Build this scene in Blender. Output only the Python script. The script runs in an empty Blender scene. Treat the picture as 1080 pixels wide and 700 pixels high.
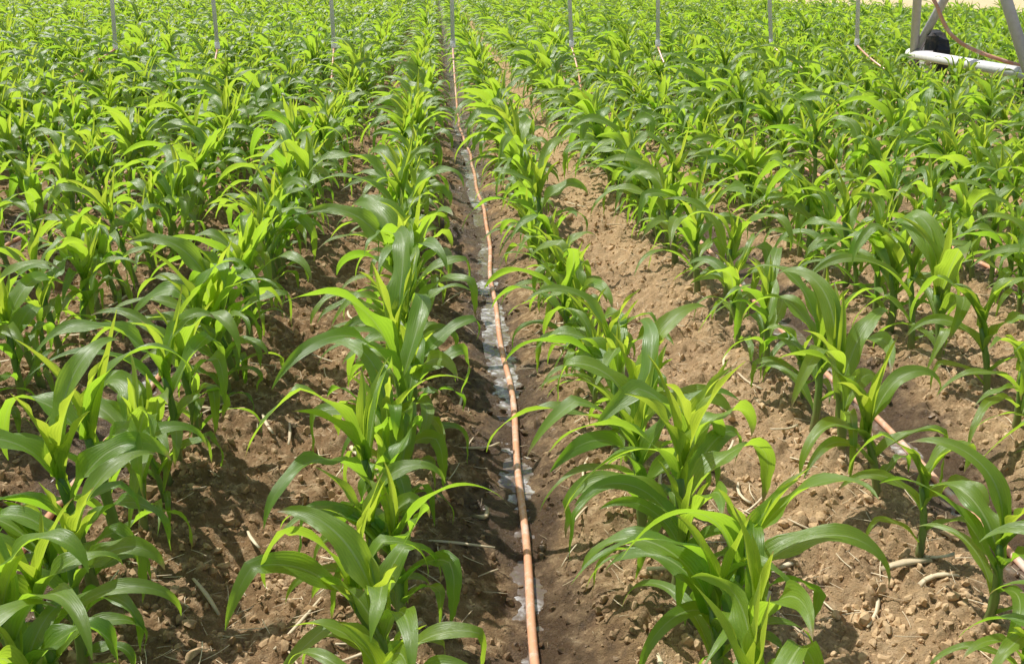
import bpy, math, random
import numpy as np
from mathutils import Vector, Matrix, Quaternion
random.seed(7); rng=np.random.default_rng(7)
scene=bpy.context.scene
# ---------------------------------------------------------------- helpers
def link(o,parent=None):
    scene.collection.objects.link(o)
    if parent: o.parent=parent
    return o
def new_mat(name):
    m=bpy.data.materials.new(name); m.use_nodes=True
    nt=m.node_tree; nt.nodes.clear()
    return m,nt
class NB:
    def __init__(s,nt): s.nt=nt
    def n(s,t,**k):
        x=s.nt.nodes.new(t)
        for a,b in k.items(): setattr(x,a,b)
        return x
    def l(s,a,b): s.nt.links.new(a,b)
    def put(s,sock,v):
        if isinstance(v,bpy.types.NodeSocket): s.l(v,sock)
        else: sock.default_value=v
    def math(s,op,a,b=0.0,c=0.0,clamp=False):
        x=s.n('ShaderNodeMath',operation=op); x.use_clamp=clamp
        s.put(x.inputs[0],a); s.put(x.inputs[1],b); s.put(x.inputs[2],c)
        return x.outputs[0]
    def mix(s,f,a,b,bt='MIX'):
        x=s.n('ShaderNodeMix',data_type='RGBA',blend_type=bt)
        s.put(x.inputs[0],f); s.put(x.inputs[6],a); s.put(x.inputs[7],b)
        return x.outputs[2]
    def rng(s,v,a,b,c=0.0,d=1.0):
        x=s.n('ShaderNodeMapRange',interpolation_type='SMOOTHSTEP')
        s.put(x.inputs[0],v); s.put(x.inputs[1],a); s.put(x.inputs[2],b); s.put(x.inputs[3],c); s.put(x.inputs[4],d)
        return x.outputs[0]
    def noise(s,vec,scale,detail=4,rough=.55):
        x=s.n('ShaderNodeTexNoise'); x.inputs['Scale'].default_value=scale
        x.inputs['Detail'].default_value=detail; x.inputs['Roughness'].default_value=rough
        s.l(vec,x.inputs['Vector']); return x.outputs['Fac']
# ---------------------------------------------------------------- terrain
LAT=rng.random((512,512))
def vnoise(x,y):
    xi=np.floor(x).astype(int); yi=np.floor(y).astype(int)
    fx=x-xi; fy=y-yi; fx=fx*fx*(3-2*fx); fy=fy*fy*(3-2*fy)
    a=LAT[xi&511,yi&511]; b=LAT[(xi+1)&511,yi&511]; c=LAT[xi&511,(yi+1)&511]; d=LAT[(xi+1)&511,(yi+1)&511]
    return (a*(1-fx)+b*fx)*(1-fy)+(c*(1-fx)+d*fx)*fy
def fbm(x,y,o=4,seed=0):
    t=0;A=1;s=0
    for i in range(o):
        t=t+A*(vnoise(x*2**i+17.3*i+seed*31.7,y*2**i+5.1*i+seed*11.3)-.5); s+=A; A*=.55
    return t/s
LX=rng.random((512,512)); LY=rng.random((512,512)); LR=rng.random((512,512)); LH=rng.random((512,512))
def clods(x,y,cell,thr=.5):
    wx=x+cell*.75*fbm(x/cell*1.5,y/cell*1.5,3,7); wy=y+cell*.75*fbm(x/cell*1.5,y/cell*1.5,3,9)
    X=wx/cell; Y=wy/cell; xi=np.floor(X).astype(int); yi=np.floor(Y).astype(int)
    h=np.zeros_like(X)
    for i in (-1,0,1):
        for j in (-1,0,1):
            a=(xi+i)&511; b=(yi+j)&511
            px=xi+i+LX[a,b]; py=yi+j+LY[a,b]; r=(LR[a,b]-thr)/(1-thr)*.62
            d2=(X-px)**2+(Y-py)**2
            f=np.where(r>0,np.sqrt(np.maximum(r*r-d2,0)),0)
            h=np.maximum(h,np.minimum(f,r*(.35+.5*LH[a,b])))
    return h*cell
YK=[-5,2.0,3.0,3.8,5.5,7.4,9.5,11.4,13.6,20]; OK=[0,0,.03,.045,.07,.10,.075,.03,0,0]
def hose_off(n,y):
    y=np.asarray(y,float)
    w=.010*np.sin(y*2.1+n)+.006*np.sin(y*5.3+2*n)
    if n==0:
        b=sum(np.interp(y+k*.25,YK,OK) for k in (-2,-1,0,1,2))/5
    else: b=.05*np.sin(y*.55+n*1.9)
    return b+w
def height(x,y,fine=True):
    n=np.round(x/1.52).astype(int)
    off=np.where(n==0,sum(np.interp(y+k*.25,YK,OK) for k in (-2,-1,0,1,2))/5,.05*np.sin(y*.55+n*1.9))+.010*np.sin(y*2.1+n)+.006*np.sin(y*5.3+2*n)
    dx=x-n*1.52-off
    h=-.035*np.cos((x)/.76*2*math.pi)
    near=np.exp(-(dx/.10)**2)
    h=h-.030*near
    dry=1-np.exp(-(dx/.18)**2)
    h=h+.070*fbm(x*2.2,y*2.2,4,1)*(.35+.65*dry)+.052*fbm(x*9,y*9,4,2)*(.40+.60*dry)
    if fine:
        k=.28+.72*dry
        h=h+.040*fbm(x*34,y*34,3,3)*(.45+.55*dry)
        h=h+(clods(x+5.3,y+9.1,.17,.52)*.46+clods(x,y,.09,.38)*.62+clods(x+3.1,y+1.7,.052,.30)*.70)*k
    return h
def axis(segs):
    out=[segs[0][0]]
    for (a,b,s0,g,cap) in segs:
        s=s0; v=a
        while v<b:
            v+=s; s=min(s*g,cap); out.append(v)
    return out
xr=axis([(.5,3.2,.0100,1,1),(3.2,32,.0100,1.03,.13),(32,900,.15,1.25,80)])
xl=axis([(-.5,2.4,.0100,1,1),(2.4,28,.0100,1.03,.13),(28,900,.15,1.25,80)])
xs=np.array(sorted(set([-v for v in xl]+[v for v in xr if v>.51])))
ys=np.array([-400,-100,-30,-10,-4,-2,-1,0,.4,.8,1.0,1.3,1.5,1.6]+axis([(1.65,5.0,.0105,1,1),(5.0,62,.0105,1.013,.5),(62,1200,.5,1.15,80)]))
ys=np.unique(ys)
GX,GY=np.meshgrid(xs,ys)
Z=height(GX,GY)
far=np.clip((GY-70)/40,0,1); farx=np.clip((np.abs(GX)-35)/10,0,1)
Z=Z*(1-far)*(1-farx)
nx,ny=len(xs),len(ys)
co=np.stack([GX,GY,Z],-1).reshape(-1,3).astype(np.float32)
idx=np.arange(nx*ny).reshape(ny,nx)
q=np.stack([idx[:-1,:-1],idx[:-1,1:],idx[1:,1:],idx[1:,:-1]],-1).reshape(-1,4)
me=bpy.data.meshes.new('soil_ground')
me.vertices.add(len(co)); me.vertices.foreach_set('co',co.ravel())
me.loops.add(q.size); me.loops.foreach_set('vertex_index',q.ravel().astype(np.int32))
me.polygons.add(len(q)); me.polygons.foreach_set('loop_start',np.arange(0,q.size,4,dtype=np.int32))
me.polygons.foreach_set('use_smooth',np.ones(len(q),bool))
me.update(calc_edges=True)
ground=link(bpy.data.objects.new('soil_ground',me))
def soil_material(name,clod=False):
    m,nt=new_mat(name); b=NB(nt)
    geo=b.n('ShaderNodeNewGeometry'); P=geo.outputs['Position']
    sep=b.n('ShaderNodeSeparateXYZ'); b.l(P,sep.inputs[0])
    X,Y=sep.outputs[0],sep.outputs[1]
    d=b.math('PINGPONG',b.math('SUBTRACT',X,.03),.76)
    n1=b.noise(P,3.0,5); n2=b.noise(P,22,5,.65); n3=b.noise(P,140,3,.6); n4=b.noise(P,1.3,3)
    dn=b.math('ADD',d,b.math('MULTIPLY',b.math('SUBTRACT',n1,.5),.62))
    dn=b.math('ADD',dn,b.math('MULTIPLY',b.math('SUBTRACT',n2,.5),.26))
    wet=b.rng(dn,.03,.28,1,0)
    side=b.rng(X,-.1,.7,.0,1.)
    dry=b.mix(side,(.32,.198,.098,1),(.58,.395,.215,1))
    dry=b.mix(b.rng(n1,.35,.7),dry,b.mix(.5,dry,(.40,.26,.145,1)))
    dry=b.mix(b.rng(n2,.45,.72),dry,(.66,.475,.285,1))
    dry=b.mix(b.rng(n3,.45,.75,0,.65),dry,(.22,.125,.06,1))
    dry=b.mix(b.rng(n4,.5,.7,0,.3),dry,(.24,.14,.07,1))
    if clod: 
        oi=b.n('ShaderNodeObjectInfo'); dry=b.mix(b.math('MULTIPLY',oi.outputs['Random'],.5),dry,(.64,.46,.28,1))
    wetc=b.mix(n2,(.048,.027,.014,1),(.130,.074,.038,1))
    wetc=b.mix(b.rng(n3,.55,.75,0,.5),wetc,(.23,.145,.085,1))
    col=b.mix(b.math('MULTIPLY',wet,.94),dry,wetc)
    lim=b.math('SUBTRACT',83.5,b.math('MULTIPLY',X,3.5)); fx=b.rng(b.math('SUBTRACT',Y,lim),-1,1)
    fx2=b.rng(Y,78,80); fx=b.math('MAXIMUM',fx,fx2)
    col=b.mix(fx,col,b.mix(b.noise(P,.6,5),(.72,.58,.34,1),(.56,.46,.26,1)))
    bs=b.n('ShaderNodeBsdfPrincipled'); b.l(col,bs.inputs['Base Color'])
    b.l(b.rng(wet,.3,1,.95,.32),bs.inputs['Roughness'])
    b.l(b.rng(wet,.3,1,.15,.55),bs.inputs['Specular IOR Level'])
    if not clod:
        bp=b.n('ShaderNodeBump'); bp.inputs['Strength'].default_value=1; bp.inputs['Distance'].default_value=.018
        hh=b.math('ADD',b.math('MULTIPLY',b.noise(P,60,6,.7),1.0),b.math('MULTIPLY',b.noise(P,260,3,.7),.4))
        b.l(hh,bp.inputs['Height']); b.l(bp.outputs[0],bs.inputs['Normal'])
    o=b.n('ShaderNodeOutputMaterial'); b.l(bs.outputs[0],o.inputs[0])
    return m
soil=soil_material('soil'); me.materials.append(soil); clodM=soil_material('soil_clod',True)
# ---------------------------------------------------------------- generic mesh from lists
def mk(name,vs,fs,mats,mi=None,smooth=True,uvs=None,cols=None,linked=True,parent=None):
    m=bpy.data.meshes.new(name); m.from_pydata([tuple(v) for v in vs],[],fs)
    for a in mats: m.materials.append(a)
    if mi is not None: m.polygons.foreach_set('material_index',mi)
    m.polygons.foreach_set('use_smooth',[smooth]*len(fs))
    if uvs is not None:
        ul=m.uv_layers.new(name='UVMap'); li=np.empty(len(m.loops),np.int32); m.loops.foreach_get('vertex_index',li)
        ul.data.foreach_set('uv',np.array(uvs,np.float32)[li].ravel())
    if cols is not None:
        c=m.color_attributes.new('tint','FLOAT_COLOR','POINT'); c.data.foreach_set('color',np.array(cols,np.float32).ravel())
    m.update()
    o=bpy.data.objects.new(name,m)
    if linked: link(o,parent)
    return o
def tube_geo(pts,rad,seg=8,vs=None,fs=None,cap=True):
    if vs is None: vs=[];fs=[]
    pts=[Vector(p) for p in pts]; n=len(pts)
    if not hasattr(rad,'__len__'): rad=[rad]*n
    base=len(vs); t=(pts[1]-pts[0]).normalized()
    u=t.cross(Vector((0,0,1)));  u=u.normalized() if u.length>.05 else Vector((1,0,0))
    for i,p in enumerate(pts):
        t2=(pts[min(i+1,n-1)]-pts[max(i-1,0)]).normalized()
        u=(u-t2*u.dot(t2)).normalized(); v=t2.cross(u)
        for k in range(seg):
            a=2*math.pi*k/seg; vs.append(p+(u*math.cos(a)+v*math.sin(a))*rad[i])
    for i in range(n-1):
        for k in range(seg):
            a=base+i*seg+k; b_=base+i*seg+(k+1)%seg
            fs.append((a,b_,b_+seg,a+seg))
    if cap:
        fs.append(tuple(base+k for k in range(seg))[::-1]); fs.append(tuple(base+(n-1)*seg+k for k in range(seg)))
    return vs,fs
# ---------------------------------------------------------------- corn materials
def leaf_mat():
    m,nt=new_mat('corn_leaf'); b=NB(nt)
    uv=b.n('ShaderNodeUVMap'); uv.uv_map='UVMap'; s=b.n('ShaderNodeSeparateXYZ'); b.l(uv.outputs[0],s.inputs[0])
    U,V=s.outputs[0],s.outputs[1]
    at=b.n('ShaderNodeAttribute'); at.attribute_name='tint'; s2=b.n('ShaderNodeSeparateColor'); b.l(at.outputs['Color'],s2.inputs[0])
    young,rnd=s2.outputs[0],s2.outputs[1]
    oi=b.n('ShaderNodeObjectInfo')
    du=b.math('ABSOLUTE',b.math('SUBTRACT',U,.5))
    rib=b.rng(du,.015,.055,1,0); rib=b.math('MULTIPLY',rib,b.rng(V,.55,.95,1,0))
    vein=b.math('SINE',b.math('MULTIPLY',U,190)); vein2=b.math('SINE',b.math('MULTIPLY',U,63))
    stretch=b.n('ShaderNodeCombineXYZ'); b.l(b.math('MULTIPLY',U,22),stretch.inputs[0]); b.l(b.math('MULTIPLY',V,7),stretch.inputs[1]); b.l(b.math('MULTIPLY',rnd,50),stretch.inputs[2])
    st=b.noise(stretch.outputs[0],1.0,4)
    base=b.mix(rnd,(.046,.138,.015,1),(.102,.220,.022,1))
    base=b.mix(b.math('MULTIPLY',st,.5),base,(.14,.25,.03,1))
    base=b.mix(b.math('MULTIPLY',oi.outputs['Random'],.35),base,(.17,.26,.02,1))
    base=b.mix(young,base,(.27,.38,.035,1))
    base=b.mix(b.math('MULTIPLY',rib,.75),base,(.38,.48,.20,1))
    tr=b.mix(rnd,(.38,.78,.035,1),(.60,.92,.055,1))
    tr=b.mix(young,tr,(.86,.99,.08,1))
    tr=b.mix(b.math('MULTIPLY',oi.outputs['Random'],.4),tr,(.74,.90,.07,1))
    tr=b.mix(b.math('MULTIPLY',b.math('ADD',b.math('MULTIPLY',vein2,.5),.5),.16),tr,(.12,.38,.01,1))
    tr=b.mix(b.math('MULTIPLY',rib,.5),tr,(.46,.60,.16,1))
    tip=b.math('MULTIPLY',b.rng(V,.90,.98),b.rng(rnd,.6,.7))
    base=b.mix(tip,base,(.38,.30,.14,1)); tr=b.mix(tip,tr,(.38,.28,.1,1))
    bp=b.n('ShaderNodeBump'); bp.inputs['Strength'].default_value=.3; bp.inputs['Distance'].default_value=.002
    b.l(b.math('ADD',b.math('MULTIPLY',vein,.3),b.math('ADD',b.math('MULTIPLY',vein2,.5),b.math('MULTIPLY',st,3))),bp.inputs['Height'])
    bs=b.n('ShaderNodeBsdfPrincipled'); b.l(base,bs.inputs['Base Color'])
    b.l(b.rng(st,.3,.7,.32,.50),bs.inputs['Roughness']); bs.inputs['Specular IOR Level'].default_value=.95
    b.l(bp.outputs[0],bs.inputs['Normal'])
    t=b.n('ShaderNodeBsdfTranslucent'); b.l(tr,t.inputs[0]); b.l(bp.outputs[0],t.inputs['Normal'])
    mx=b.n('ShaderNodeMixShader'); mx.inputs[0].default_value=.48
    b.l(bs.outputs[0],mx.inputs[1]); b.l(t.outputs[0],mx.inputs[2])
    o=b.n('ShaderNodeOutputMaterial'); b.l(mx.outputs[0],o.inputs[0]); return m
def stalk_mat():
    m,nt=new_mat('corn_stalk'); b=NB(nt)
    tc=b.n('ShaderNodeTexCoord'); s=b.n('ShaderNodeSeparateXYZ'); b.l(tc.outputs['Object'],s.inputs[0])
    mp=b.n('ShaderNodeMapping'); mp.inputs['Scale'].default_value=(1,1,.06); b.l(tc.outputs['Object'],mp.inputs[0])
    n=b.noise(mp.outputs[0],220,3)
    c=b.mix(b.rng(s.outputs[2],.0,.16),(.22,.17,.09,1),(.17,.29,.05,1))
    c=b.mix(b.math('MULTIPLY',n,.6),c,(.25,.39,.10,1))
    bs=b.n('ShaderNodeBsdfPrincipled'); b.l(c,bs.inputs['Base Color']); bs.inputs['Roughness'].default_value=.45
    t=b.n('ShaderNodeBsdfTranslucent'); t.inputs[0].default_value=(.3,.5,.06,1)
    mx=b.n('ShaderNodeMixShader'); mx.inputs[0].default_value=.15
    b.l(bs.outputs[0],mx.inputs[1]); b.l(t.outputs[0],mx.inputs[2])
    o=b.n('ShaderNodeOutputMaterial'); b.l(mx.outputs[0],o.inputs[0]); return m
LM=leaf_mat(); SM=stalk_mat()
WIND=Vector((-1,-.25,-.1)).normalized()
def leaf(vs,fs,mi,uvs,cols,origin,az,L,W,e0,droop,wind,young,R,nl=16,nw=6):
    base=len(vs); p=Vector(origin); ds=L/nl
    d=Vector((math.cos(az)*math.cos(e0),math.sin(az)*math.cos(e0),math.sin(e0)))
    side=Vector((-math.sin(az),math.cos(az),0)); roll=R.uniform(-1.5,1.5)*(1-.6*young); ph=R.uniform(0,6.28); wf=R.uniform(1.8,3.6); wa=R.uniform(.08,.26)
    rnd=R.random(); kink=R.uniform(.35,.75) if R.random()<.33 and young<.5 else 9
    sway=R.uniform(-.6,.6)
    for i in range(nl+1):
        t=i/nl
        side=(side-d*side.dot(d)).normalized(); nrm=d.cross(side).normalized()
        a=roll*max(0,t-.15)
        s2=side*math.cos(a)+nrm*math.sin(a); n2=nrm*math.cos(a)-side*math.sin(a)
        w=W*.5*min(1,.50+1.7*t)*max(0,(1-t**2.1))**.85
        w=max(w,.0008)
        fold=(1.15-.85*min(1,t*2.6)) if young<.5 else (1.35-.6*min(1,t*1.4)*(1-young*.5))
        fold=max(fold,.22)
        for j in range(nw+1):
            u=j/nw; c=2*u-1; ac=abs(c)
            wave=math.sin(t*wf*6.28+ph+(0 if c>0 else 1.7))*wa*W*ac**2*min(1,t*3)*(1-t)*1.5
            vs.append(p+s2*(c*w*math.cos(fold*.8))+n2*(ac**1.2*w*math.sin(fold*.8)+wave))
            uvs.append((u,t)); cols.append((young,rnd,t,1))
        p=p+d*ds
        ax=d.cross(Vector((0,0,-1)))
        if ax.length>1e-3:
            g=droop*(.35+1.5*t)/nl
            if abs(t-kink)<.5/nl: g+=.8
            d=Quaternion(ax.normalized(),g)@d
        d=Quaternion(Vector((0,0,1)),sway/nl)@d
        d=(d+WIND*wind*(.3+t)/nl).normalized()
    for i in range(nl):
        for j in range(nw):
            a=base+i*(nw+1)+j; fs.append((a,a+1,a+nw+2,a+nw+1)); mi.append(0)
def corn_plant(name,seed,nl=16,nw=6):
    R=random.Random(seed); vs,fs,mi,uvs,cols=[],[],[],[],[]
    H=R.uniform(.23,.33); lean=Vector((-R.uniform(0,.07),R.uniform(-.04,.04),0))
    pts=[Vector((0,0,-.04))+lean*0]; rad=[.014]
    for k in range(1,9):
        t=k/8; pts.append(Vector((0,0,H*t))+lean*t*t); rad.append((.0145-.004*t)*(1.12 if k%2 else .95))
    vv,ff=tube_geo(pts,rad,7); vs+=vv; fs+=ff; mi+=[1]*len(ff); uvs+=[(0,0)]*len(vv); cols+=[(0,.5,0,1)]*len(vv)
    az0=R.gauss(0,.65) if R.random()<.7 else R.uniform(0,math.pi); nleaf=R.choice([6,7,7,8])
    def at(h):
        t=max(0,min(1,h/H)); return Vector((0,0,h))+lean*t*t
    for k in range(nleaf):
        f=k/(nleaf-1); az=az0+math.pi*k+R.uniform(-.55,.55)
        h=.05+(H-.05)*f**.9
        lee=max(0,math.cos(az))
        L=(.21+.26*math.sin(min(1,.25+f*.95)*math.pi*.62))*R.uniform(.78,1.17)*(1-.20*lee)
        W=(.037+.040*min(1,f*1.5))*R.uniform(.82,1.18)
        e0=math.radians(46+28*f+R.uniform(-10,10)+6*lee); droop=R.uniform(1.4,2.9)*(1.15-.25*f)*(1+.25*lee)
        leaf(vs,fs,mi,uvs,cols,at(h),az,L,W,e0,droop,R.uniform(.4,1.35),.05+.4*max(0,f-.5),R,nl,nw)
    for k in range(3):
        az=az0+math.pi*k+R.uniform(-.5,.5)
        leaf(vs,fs,mi,uvs,cols,at(H-.03+.015*k),az,R.uniform(.22,.34)*(1-.1*k),R.uniform(.042,.062),math.radians(R.uniform(70,86)),R.uniform(.2,1.0),R.uniform(.15,.65),R.uniform(.6,1),R,nl,nw)
    return mk(name,vs,fs,[LM,SM],mi,True,uvs,cols,linked=False)
def collect(name,objs):
    c=bpy.data.collections.new(name)
    for o in objs: c.objects.link(o)
    return c
C_near=collect('corn_plant_variants',[corn_plant('corn_plant_v%02d'%i,100+i,20,6) for i in range(48)])
C_far=collect('corn_plant_simple_variants',[corn_plant('corn_plant_s%02d'%i,300+i,9,2) for i in range(16)])
def scatter_group(name,coll):
    g=bpy.data.node_groups.new(name,'GeometryNodeTree')
    g.interface.new_socket('Geometry',in_out='INPUT',socket_type='NodeSocketGeometry')
    g.interface.new_socket('Geometry',in_out='OUTPUT',socket_type='NodeSocketGeometry')
    N=g.nodes; a=N.new('NodeGroupInput'); z=N.new('NodeGroupOutput')
    ci=N.new('GeometryNodeCollectionInfo'); ci.inputs['Collection'].default_value=coll
    ci.inputs['Separate Children'].default_value=True; ci.inputs['Reset Children'].default_value=True
    ip=N.new('GeometryNodeInstanceOnPoints'); ip.inputs['Pick Instance'].default_value=True
    g.links.new(a.outputs[0],ip.inputs['Points']); g.links.new(ci.outputs[0],ip.inputs['Instance'])
    for nm,dt,so in (('rot','FLOAT_VECTOR','Rotation'),('scl','FLOAT_VECTOR','Scale'),('vi','INT','Instance Index')):
        na=N.new('GeometryNodeInputNamedAttribute'); na.data_type=dt; na.inputs['Name'].default_value=nm
        out=[s for s in na.outputs if s.enabled and s.name=='Attribute'][0]
        g.links.new(out,ip.inputs[so])
    g.links.new(ip.outputs[0],z.inputs[0]); return g
def scatter(name,P,rot,scl,vi,grp,parent=None):
    m=bpy.data.meshes.new(name); P=np.asarray(P,np.float32); m.vertices.add(len(P)); m.vertices.foreach_set('co',P.ravel())
    for nm,ty,dat,k in (('rot','FLOAT_VECTOR',rot,'vector'),('scl','FLOAT_VECTOR',scl,'vector'),('vi','INT',vi,'value')):
        at=m.attributes.new(nm,ty,'POINT'); at.data.foreach_set(k,np.asarray(dat,np.int32 if ty=='INT' else np.float32).ravel())
    o=link(bpy.data.objects.new(name,m),parent); md=o.modifiers.new('scatter','NODES'); md.node_group=grp
    return o
G_near=scatter_group('near_corn',C_near); G_far=scatter_group('far_corn',C_far)
field=link(bpy.data.objects.new('corn_field',None))
for r in range(-48,62):
    rx=.38+.76*r
    Pn=[];Pf=[]
    y=.9+rng.random()*.2 
    while y<76:
        y+=rng.uniform(.11,.22) if y<30 else rng.uniform(.18,.26)
        if r==1 and y<5.2: y+=.12
        if rx<-(.43*y+2.2) or rx>.64*y+2.6: continue
        if y>83.5-rx*3.5: continue
        if rng.random()<.06: continue
        x=rx+rng.normal(0,.02)+.02*math.sin(y*.8+r)
        if y>14 and abs(y-14.6)<.5 and abs(x-6.95)<.25: continue
        (Pn if y<8.5 else Pf).append((x,y))
    for P,g,nv,tag in ((Pn,G_near,48,''),(Pf,G_far,16,'')):
        if not P: continue
        P=np.array(P); n=len(P)
        z=height(P[:,0],P[:,1],False)-.01
        rot=np.stack([rng.normal(0,.08,n),rng.normal(0,.08,n),rng.uniform(-.6,.6,n)],-1)
        s=np.clip(rng.normal(.97 if r in(-1,0,1) else 1.04,.17,n),.45,1.25)
        s=s*(1+.08*np.sin(P[:,1]*.9+r*2))*np.clip(.98+.012*P[:,1],1,1.10)
        tr_=(P[:,0]>5.0)&(P[:,0]<8.7)&(P[:,1]>8.8)&(P[:,1]<15.5); s=np.where(tr_,s*.72,s)   # stunted along the wheel track
        scatter('corn_row',np.column_stack([P,z]),rot,np.stack([s,s,s*rng.uniform(.92,1.12,n)],-1),rng.integers(0,nv,n),g,field)
# ---------------------------------------------------------------- clods, straw
def clod_obj(i):
    import bmesh
    bm=bmesh.new(); bmesh.ops.create_icosphere(bm,subdivisions=2,radius=1)
    R=random.Random(i); o1=Vector((R.random()*9,R.random()*9,R.random()*9))
    from mathutils import noise
    cuts=[(Vector((R.gauss(0,1),R.gauss(0,1),R.gauss(0,1))).normalized(),R.uniform(.45,.8)) for _ in range(6)]
    for v in bm.verts:
        v.co*=1+.45*noise.noise(v.co*1.3+o1)
        for nn,dd in cuts:
            e=v.co.dot(nn)-dd
            if e>0: v.co-=nn*e
        v.co*=1+.22*noise.noise(v.co*4.5+o1)
        v.co.z*=.75
    m=bpy.data.meshes.new('clod'); bm.to_mesh(m); bm.free(); m.materials.append(clodM)
    return bpy.data.objects.new('clod_v%d'%i,m)
Gc=scatter_group('clods_g',collect('clod_variants',[clod_obj(i) for i in range(16)]))
n=130000
cy=1.3+ (rng.random(n)**1.7)*11; cx=rng.uniform(-3.3,4.2,n)*(.45+cy/9)
d=np.abs(((cx+.76)%1.52)-.76)
keep=(rng.random(n)<np.clip(d/.3,.12,1)*np.clip(.3+1.6*(fbm(cx*3,cy*3,3,5)+.35),.1,1)); cx,cy=cx[keep],cy[keep]; n=len(cx)
sz=.0022+.016*rng.random(n)**4.5; big=rng.random(n)<.010; sz[big]*=2.0
cz=height(cx,cy)+sz*.05
scatter('soil_clods',np.column_stack([cx,cy,cz]),rng.uniform(-3,3,(n,3)),np.stack([sz*rng.uniform(.8,1.7,n),sz*rng.uniform(.8,1.2,n),sz],-1),rng.integers(0,16,n),Gc)
m,nt=new_mat('straw'); b=NB(nt); oi=b.n('ShaderNodeObjectInfo'); tc=b.n('ShaderNodeTexCoord')
c=b.mix(oi.outputs['Random'],(.72,.60,.40,1),(.44,.31,.17,1)); c=b.mix(b.math('MULTIPLY',b.noise(tc.outputs['Object'],60,4),.6),c,(.78,.68,.50,1))
bs=b.n('ShaderNodeBsdfPrincipled'); b.l(c,bs.inputs['Base Color']); bs.inputs['Roughness'].default_value=.6
o=b.n('ShaderNodeOutputMaterial'); b.l(bs.outputs[0],o.inputs[0]); straw=m
def straw_obj(i):
    R=random.Random(i); n=5; pts=[]; y=R.uniform(-.15,.15)
    for k in range(n): pts.append((k/(n-1)-.5,math.sin(k*.8)*y*.5,R.uniform(-.01,.01)))
    vs,fs=tube_geo(pts,[R.uniform(.02,.035)*(1,1,.95,.9,.6)[k] for k in range(n)],5)
    for v in vs: v.z*=.5
    return mk('straw_v%d'%i,vs,fs,[straw],linked=False)
Gs=scatter_group('straw_g',collect('straw_variants',[straw_obj(i) for i in range(7)]))
n=24000
sy=1.4+(rng.random(n)**1.5)*11; sx=rng.uniform(-3.3,4.2,n)*(.45+sy/9)
d=np.abs(((sx+.76)%1.52)-.76); keep=rng.random(n)<np.clip(d/.4,.12,1)*np.clip(.25+2*(fbm(sx*2,sy*2,3,8)+.3),.1,1); sx,sy=sx[keep],sy[keep]; n=len(sx)
L=.012+.11*rng.random(n)**3; th=.35+.65*rng.random(n); bigs=rng.random(n)<.018; L[bigs]=rng.uniform(.13,.24,bigs.sum())
rz=rng.uniform(0,6.28,n)
EX=[(1.08,2.36,.15,.05,.45),(1.15,2.30,.13,.2,.35),(1.20,2.42,.10,2.6,.3),(-.12,2.86,.07,.8,.5),(.22,2.80,.26,1.1,.16),(.80,2.5,.09,.4,.3),(-.82,2.7,.14,2.0,.25),(-.70,3.3,.16,.5,.2),(.86,3.6,.12,1.9,.2)]
for i,(a,b_,l_,r_,w_) in enumerate(EX): sx[i],sy[i],L[i],rz[i],bigs[i]=a,b_,l_,r_,True
wS=np.minimum(L*th,.10); wS[bigs]=rng.uniform(.16,.3,bigs.sum())
for i,e in enumerate(EX): wS[i]=e[4]
sz_=height(sx,sy)+.007+.008*bigs
scatter('crop_residue',np.column_stack([sx,sy,sz_]),np.stack([rng.normal(0,.2,n),rng.normal(0,.14,n),rz],-1),np.stack([L,wS,wS],-1),rng.integers(0,7,n),Gs)
# ---------------------------------------------------------------- water along the hoses
m,nt=new_mat('muddy_water'); b=NB(nt); geo=b.n('ShaderNodeNewGeometry'); P=geo.outputs['Position']
painted_glare=b.math('MULTIPLY',b.rng(b.noise(P,4.5,4,.7),.46,.62),b.rng(b.noise(P,38,5,.7),.36,.66,.05,.85))  # pale noise patches: sun and sky glare painted into the water colour
bs=b.n('ShaderNodeBsdfPrincipled'); b.l(b.mix(painted_glare,(.15,.11,.08,1),(.72,.71,.71,1)),bs.inputs['Base Color']); b.l(b.rng(painted_glare,0,1,.07,.28),bs.inputs['Roughness'])
bs.inputs['IOR'].default_value=1.33; bs.inputs['Specular IOR Level'].default_value=1
bp=b.n('ShaderNodeBump'); bp.inputs['Strength'].default_value=.5; bp.inputs['Distance'].default_value=.015
b.l(b.noise(P,28,2),bp.inputs['Height']); b.l(bp.outputs[0],bs.inputs['Normal'])
o=b.n('ShaderNodeOutputMaterial'); b.l(bs.outputs[0],o.inputs[0]); water=m
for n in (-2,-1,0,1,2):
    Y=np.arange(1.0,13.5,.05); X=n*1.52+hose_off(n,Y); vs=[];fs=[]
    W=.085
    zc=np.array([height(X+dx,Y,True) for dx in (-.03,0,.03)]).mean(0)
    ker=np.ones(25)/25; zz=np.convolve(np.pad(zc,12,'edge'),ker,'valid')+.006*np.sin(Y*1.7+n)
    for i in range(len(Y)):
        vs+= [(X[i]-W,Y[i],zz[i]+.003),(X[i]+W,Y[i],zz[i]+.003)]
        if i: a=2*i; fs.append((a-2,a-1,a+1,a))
    mk('irrigation_water',vs,fs,[water])
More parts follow.
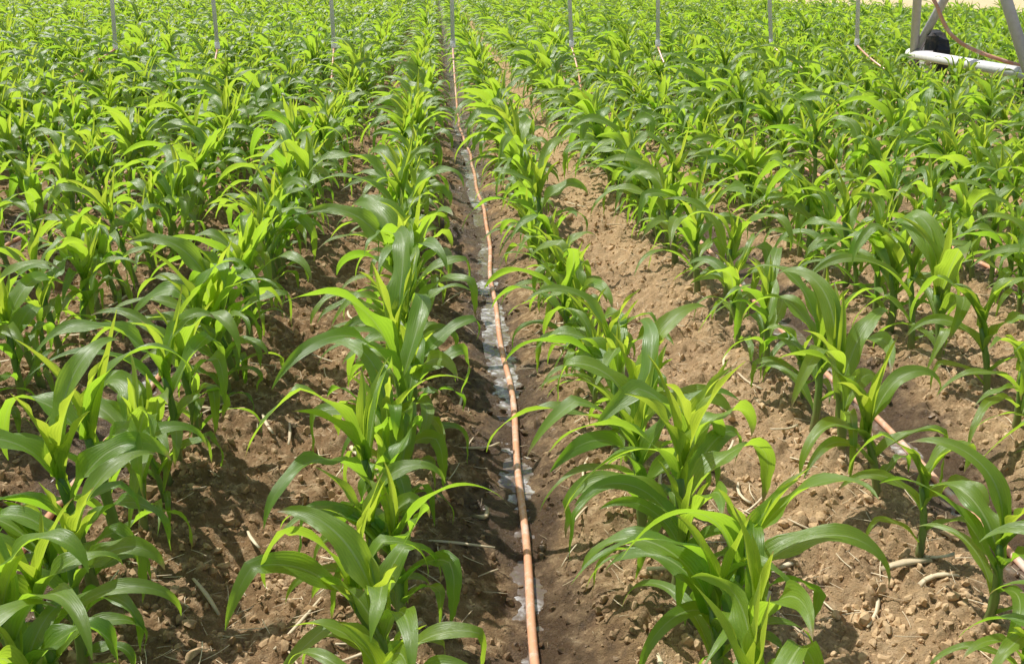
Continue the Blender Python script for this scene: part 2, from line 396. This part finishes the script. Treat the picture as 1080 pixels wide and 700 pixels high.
# ---------------------------------------------------------------- hoses
def plastic(name,col,rough=.35,metal=0,dirt=(.25,.16,.10,1),amt=.35,trans=0):
    m,nt=new_mat(name); b=NB(nt); tc=b.n('ShaderNodeNewGeometry'); P=tc.outputs['Position']
    n=b.rng(b.noise(P,14,6,.7),.45,.7,0,amt)
    bs=b.n('ShaderNodeBsdfPrincipled'); c=b.mix(n,col,dirt); b.l(c,bs.inputs['Base Color'])
    b.l(b.math('ADD',b.math('MULTIPLY',n,.4),rough),bs.inputs['Roughness']); bs.inputs['Metallic'].default_value=metal
    out=bs.outputs[0]
    if trans:
        t=b.n('ShaderNodeBsdfTranslucent'); b.l(c,t.inputs[0]); mx=b.n('ShaderNodeMixShader'); mx.inputs[0].default_value=trans
        b.l(out,mx.inputs[1]); b.l(t.outputs[0],mx.inputs[2]); out=mx.outputs[0]
    o=b.n('ShaderNodeOutputMaterial'); b.l(out,o.inputs[0]); return m
hoseM=plastic('orange_hose',(.90,.47,.28,1),.18,0,(.88,.76,.66,1),.85,.2)
whiteM=plastic('white_pvc',(.96,.96,.95,1),.3,0,(.88,.87,.85,1),.2,.8)
galv=plastic('galvanized_steel',(.74,.71,.75,1),.5,.1,(.52,.46,.48,1),.35)
beamM=plastic('painted_beam',(.82,.80,.78,1),.5,0,(.6,.54,.47,1),.35)
rubber=plastic('tire_rubber',(.03,.03,.032,1),.7,0,(.16,.12,.08,1),.7)
PY=13.9
lean={-4:.0,-3:-.05,-2:-.0,-1:0,0:0,1:.06,2:.04,3:.12,4:.08,5:0}
pxoff={-3:.20,-2:-.06,-1:-.06,0:0,1:.02,2:-.30,3:-.33,4:-.6,-4:0,5:.6}
for n in range(-4,6):
    tx=n*1.52+pxoff[n]; bx=tx+lean[n]
    zb=.72
    vs,fs=tube_geo([(tx-lean[n]*1.6,PY,3.72),(tx-lean[n]*.5,PY,2.2),(bx,PY-.03,zb)],.027,10)
    tube_geo([(bx,PY-.03,zb+.03),(bx,PY-.035,zb-.06)],.034,10,vs,fs)
    mk('irrigation_drop_pipe',vs,fs,[whiteM])
    pts=[]
    Y0=PY-.04
    ex=n*1.52+float(hose_off(n,PY-1.3)); side={-3:-.35,3:.25,1:.05}.get(n,.0)
    drg=2.4 if n in(-3,3,4) else 1.5
    for k in range(19):
        t=k/18; yy=Y0-drg*t; zz=(zb-.05)*(1-t)**1.3
        gz=float(height(np.array([ex]),np.array([yy]),False)[0])+.014
        xx=bx+(ex-bx)*t*t*(3-2*t)+side*math.sin(t*math.pi)
        pts.append((xx,yy,max(zz+gz*t,gz)))
    Ys=np.arange(Y0-drg-.06,.6,-.05); Xs=n*1.52+hose_off(n,Ys)+.0
    Zs=np.max([height(Xs+d_,Ys) for d_ in (-.008,0,.008)],0); Zs=np.convolve(np.pad(Zs,2,'edge'),np.ones(5)/5,'valid')+.014
    for x_,y_,z_ in zip(Xs,Ys,Zs): pts.append((x_,y_,z_))
    P=np.array(pts); 
    for _ in range(3): P[1:-1]=(P[:-2]+2*P[1:-1]+P[2:])/4
    vs,fs=tube_geo([tuple(p) for p in P],.013,10)
    mk('drip_hose',vs,fs,[hoseM])
# ---------------------------------------------------------------- pivot tower
tower=link(bpy.data.objects.new('center_pivot_irrigation_tower',None))
def tb(name,p0,p1,r,mat=galv,seg=10):
    vs,fs=tube_geo([p0,p1],r,seg); return mk(name,vs,fs,[mat],parent=tower)
TX=6.72; Yf,Yn=14.6,11.5; zb=.49
tb('base_beam',(TX,Yf+.1,zb),(TX,Yn-.1,zb),.07,beamM)
PLY=13.05
apex=[(TX-.9,PLY,3.7),(TX+.75,PLY,3.7)]
for i,(ax,ay,az) in enumerate(apex):
    tb('leg_far_%d'%i,(TX,Yf-.05,zb),(ax,ay+.12,az),.06)
    tb('leg_near_%d'%i,(TX,Yn+.05,zb),(ax,ay-.12,az),.065)
tb('cross_brace_a',(TX-.3,Yf-.6,1.9),(TX-.3,Yn+.6,1.9),.025)
tb('cross_brace_b',(TX+.3,Yf-.6,1.9),(TX+.3,Yn+.6,1.9),.025)
vs,fs=tube_geo([(-30,PLY,3.8),(45,PLY,3.8)],.085,14); mk('overhead_pipeline',vs,fs,[galv],parent=tower)
for x in np.arange(-30,45,1.52):
    dz=.9*math.sin(math.pi*((x-TX)%30)/30)
    x2=x+1.52; dz2=.9*math.sin(math.pi*((x2-TX)%30)/30)
    tb('truss_rod',(x,PLY,3.72-dz),(x2,PLY,3.72-dz2),.012,seg=6)
    tb('truss_strut',(x,PLY-.0,3.72-dz),(x,PLY,3.75),.015,seg=6)
    tb('drop_outlet',(x,PLY,3.89),(x,PLY+.9,3.74),.018,seg=6)
def wheel(cx,cy):
    cz=.41; k_=.82; vs=[];fs=[]; seg=48
    prof=[(-.10,.30),(-.13,.36),(-.14,.43),(-.10,.485),(0,.495),(.10,.485),(.14,.43),(.13,.36),(.10,.30)]
    for k in range(seg):
        a=2*math.pi*k/seg; 
        for (w,r) in prof:
            rr=(r+(.022 if (k%3==0 and r>.47) else 0))*k_
            vs.append((cx+w*k_,cy+math.cos(a)*rr,cz+math.sin(a)*rr))
    m_=len(prof)
    for k in range(seg):
        for j in range(m_):
            a=k*m_+j; b2=k*m_+(j+1)%m_; c2=((k+1)%seg)*m_+(j+1)%m_; d2=((k+1)%seg)*m_+j
            fs.append((a,b2,c2,d2))
    mk('tire',vs,fs,[rubber],smooth=False,parent=tower)
    vs,fs=tube_geo([(cx-.05,cy,cz),(cx+.05,cy,cz)],.25,32); mk('wheel_rim',vs,fs,[galv],smooth=False,parent=tower)
    vs,fs=tube_geo([(cx-.12,cy,cz),(cx+.14,cy,cz)],.09,16); mk('gearbox',vs,fs,[galv],smooth=False,parent=tower)
wheel(TX+.26,Yf-.05); wheel(TX+.26,Yn+.05)
vs,fs=tube_geo([(TX+.12,Yf-.30,.56),(TX+.12,Yf-.30,.76)],[.09,.085],14); tube_geo([(TX+.12,Yf-.30,.76),(TX+.12,Yf-.30,.80)],[.06,.03],14,vs,fs)
mk('drive_motor',vs,fs,[rubber],smooth=False,parent=tower)
ctrl=[(5.95,PLY,3.8),(6.12,13.3,1.8),(6.28,13.1,1.15),(6.5,12.9,.78),(7.0,12.6,.55),(7.7,12.3,.38),(8.8,12.2,.05)]
pts=[]
for i in range(len(ctrl)-1):
    p0=Vector(ctrl[max(i-1,0)]);p1=Vector(ctrl[i]);p2=Vector(ctrl[i+1]);p3=Vector(ctrl[min(i+2,len(ctrl)-1)])
    for k in range(8):
        t=k/8; pts.append(.5*((2*p1)+(p2-p0)*t+(2*p0-5*p1+4*p2-p3)*t*t+(3*p1-p0-3*p2+p3)*t**3))
vs,fs=tube_geo(pts,.024,8); mk('slung_hose',vs,fs,[hoseM],parent=tower)
# ---------------------------------------------------------------- light
az=math.radians(-48); el=math.radians(58)
S=Vector((math.sin(az)*math.cos(el),math.cos(az)*math.cos(el),math.sin(el)))
ld=bpy.data.lights.new('sun','SUN'); ld.energy=5; ld.angle=math.radians(.5); ld.color=(1,.97,.91)
lo=link(bpy.data.objects.new('sun',ld)); lo.rotation_euler=S.to_track_quat('Z','Y').to_euler(); lo.location=(0,0,30)
w=bpy.data.worlds.new('World'); scene.world=w; w.use_nodes=True; nt=w.node_tree
sk=nt.nodes.new('ShaderNodeTexSky'); sk.sky_type='NISHITA'; sk.sun_disc=False; sk.sun_elevation=el; sk.sun_rotation=az
sk.dust_density=2.0
nt.links.new(sk.outputs[0],nt.nodes['Background'].inputs[0]); nt.nodes['Background'].inputs[1].default_value=.12
# ---------------------------------------------------------------- camera
cam=bpy.data.cameras.new('camera'); cam.lens=35; cam.sensor_width=36; cam.clip_end=3000; cam.clip_start=.05
co_=link(bpy.data.objects.new('camera',cam)); psi=math.radians(4.2); th=math.radians(20)
co_.location=(-.224,0,1.65); co_.rotation_euler=(math.radians(90)-th,0,-psi)
scene.camera=co_
scene.view_settings.view_transform='Standard'; scene.view_settings.look='None'; scene.view_settings.exposure=0
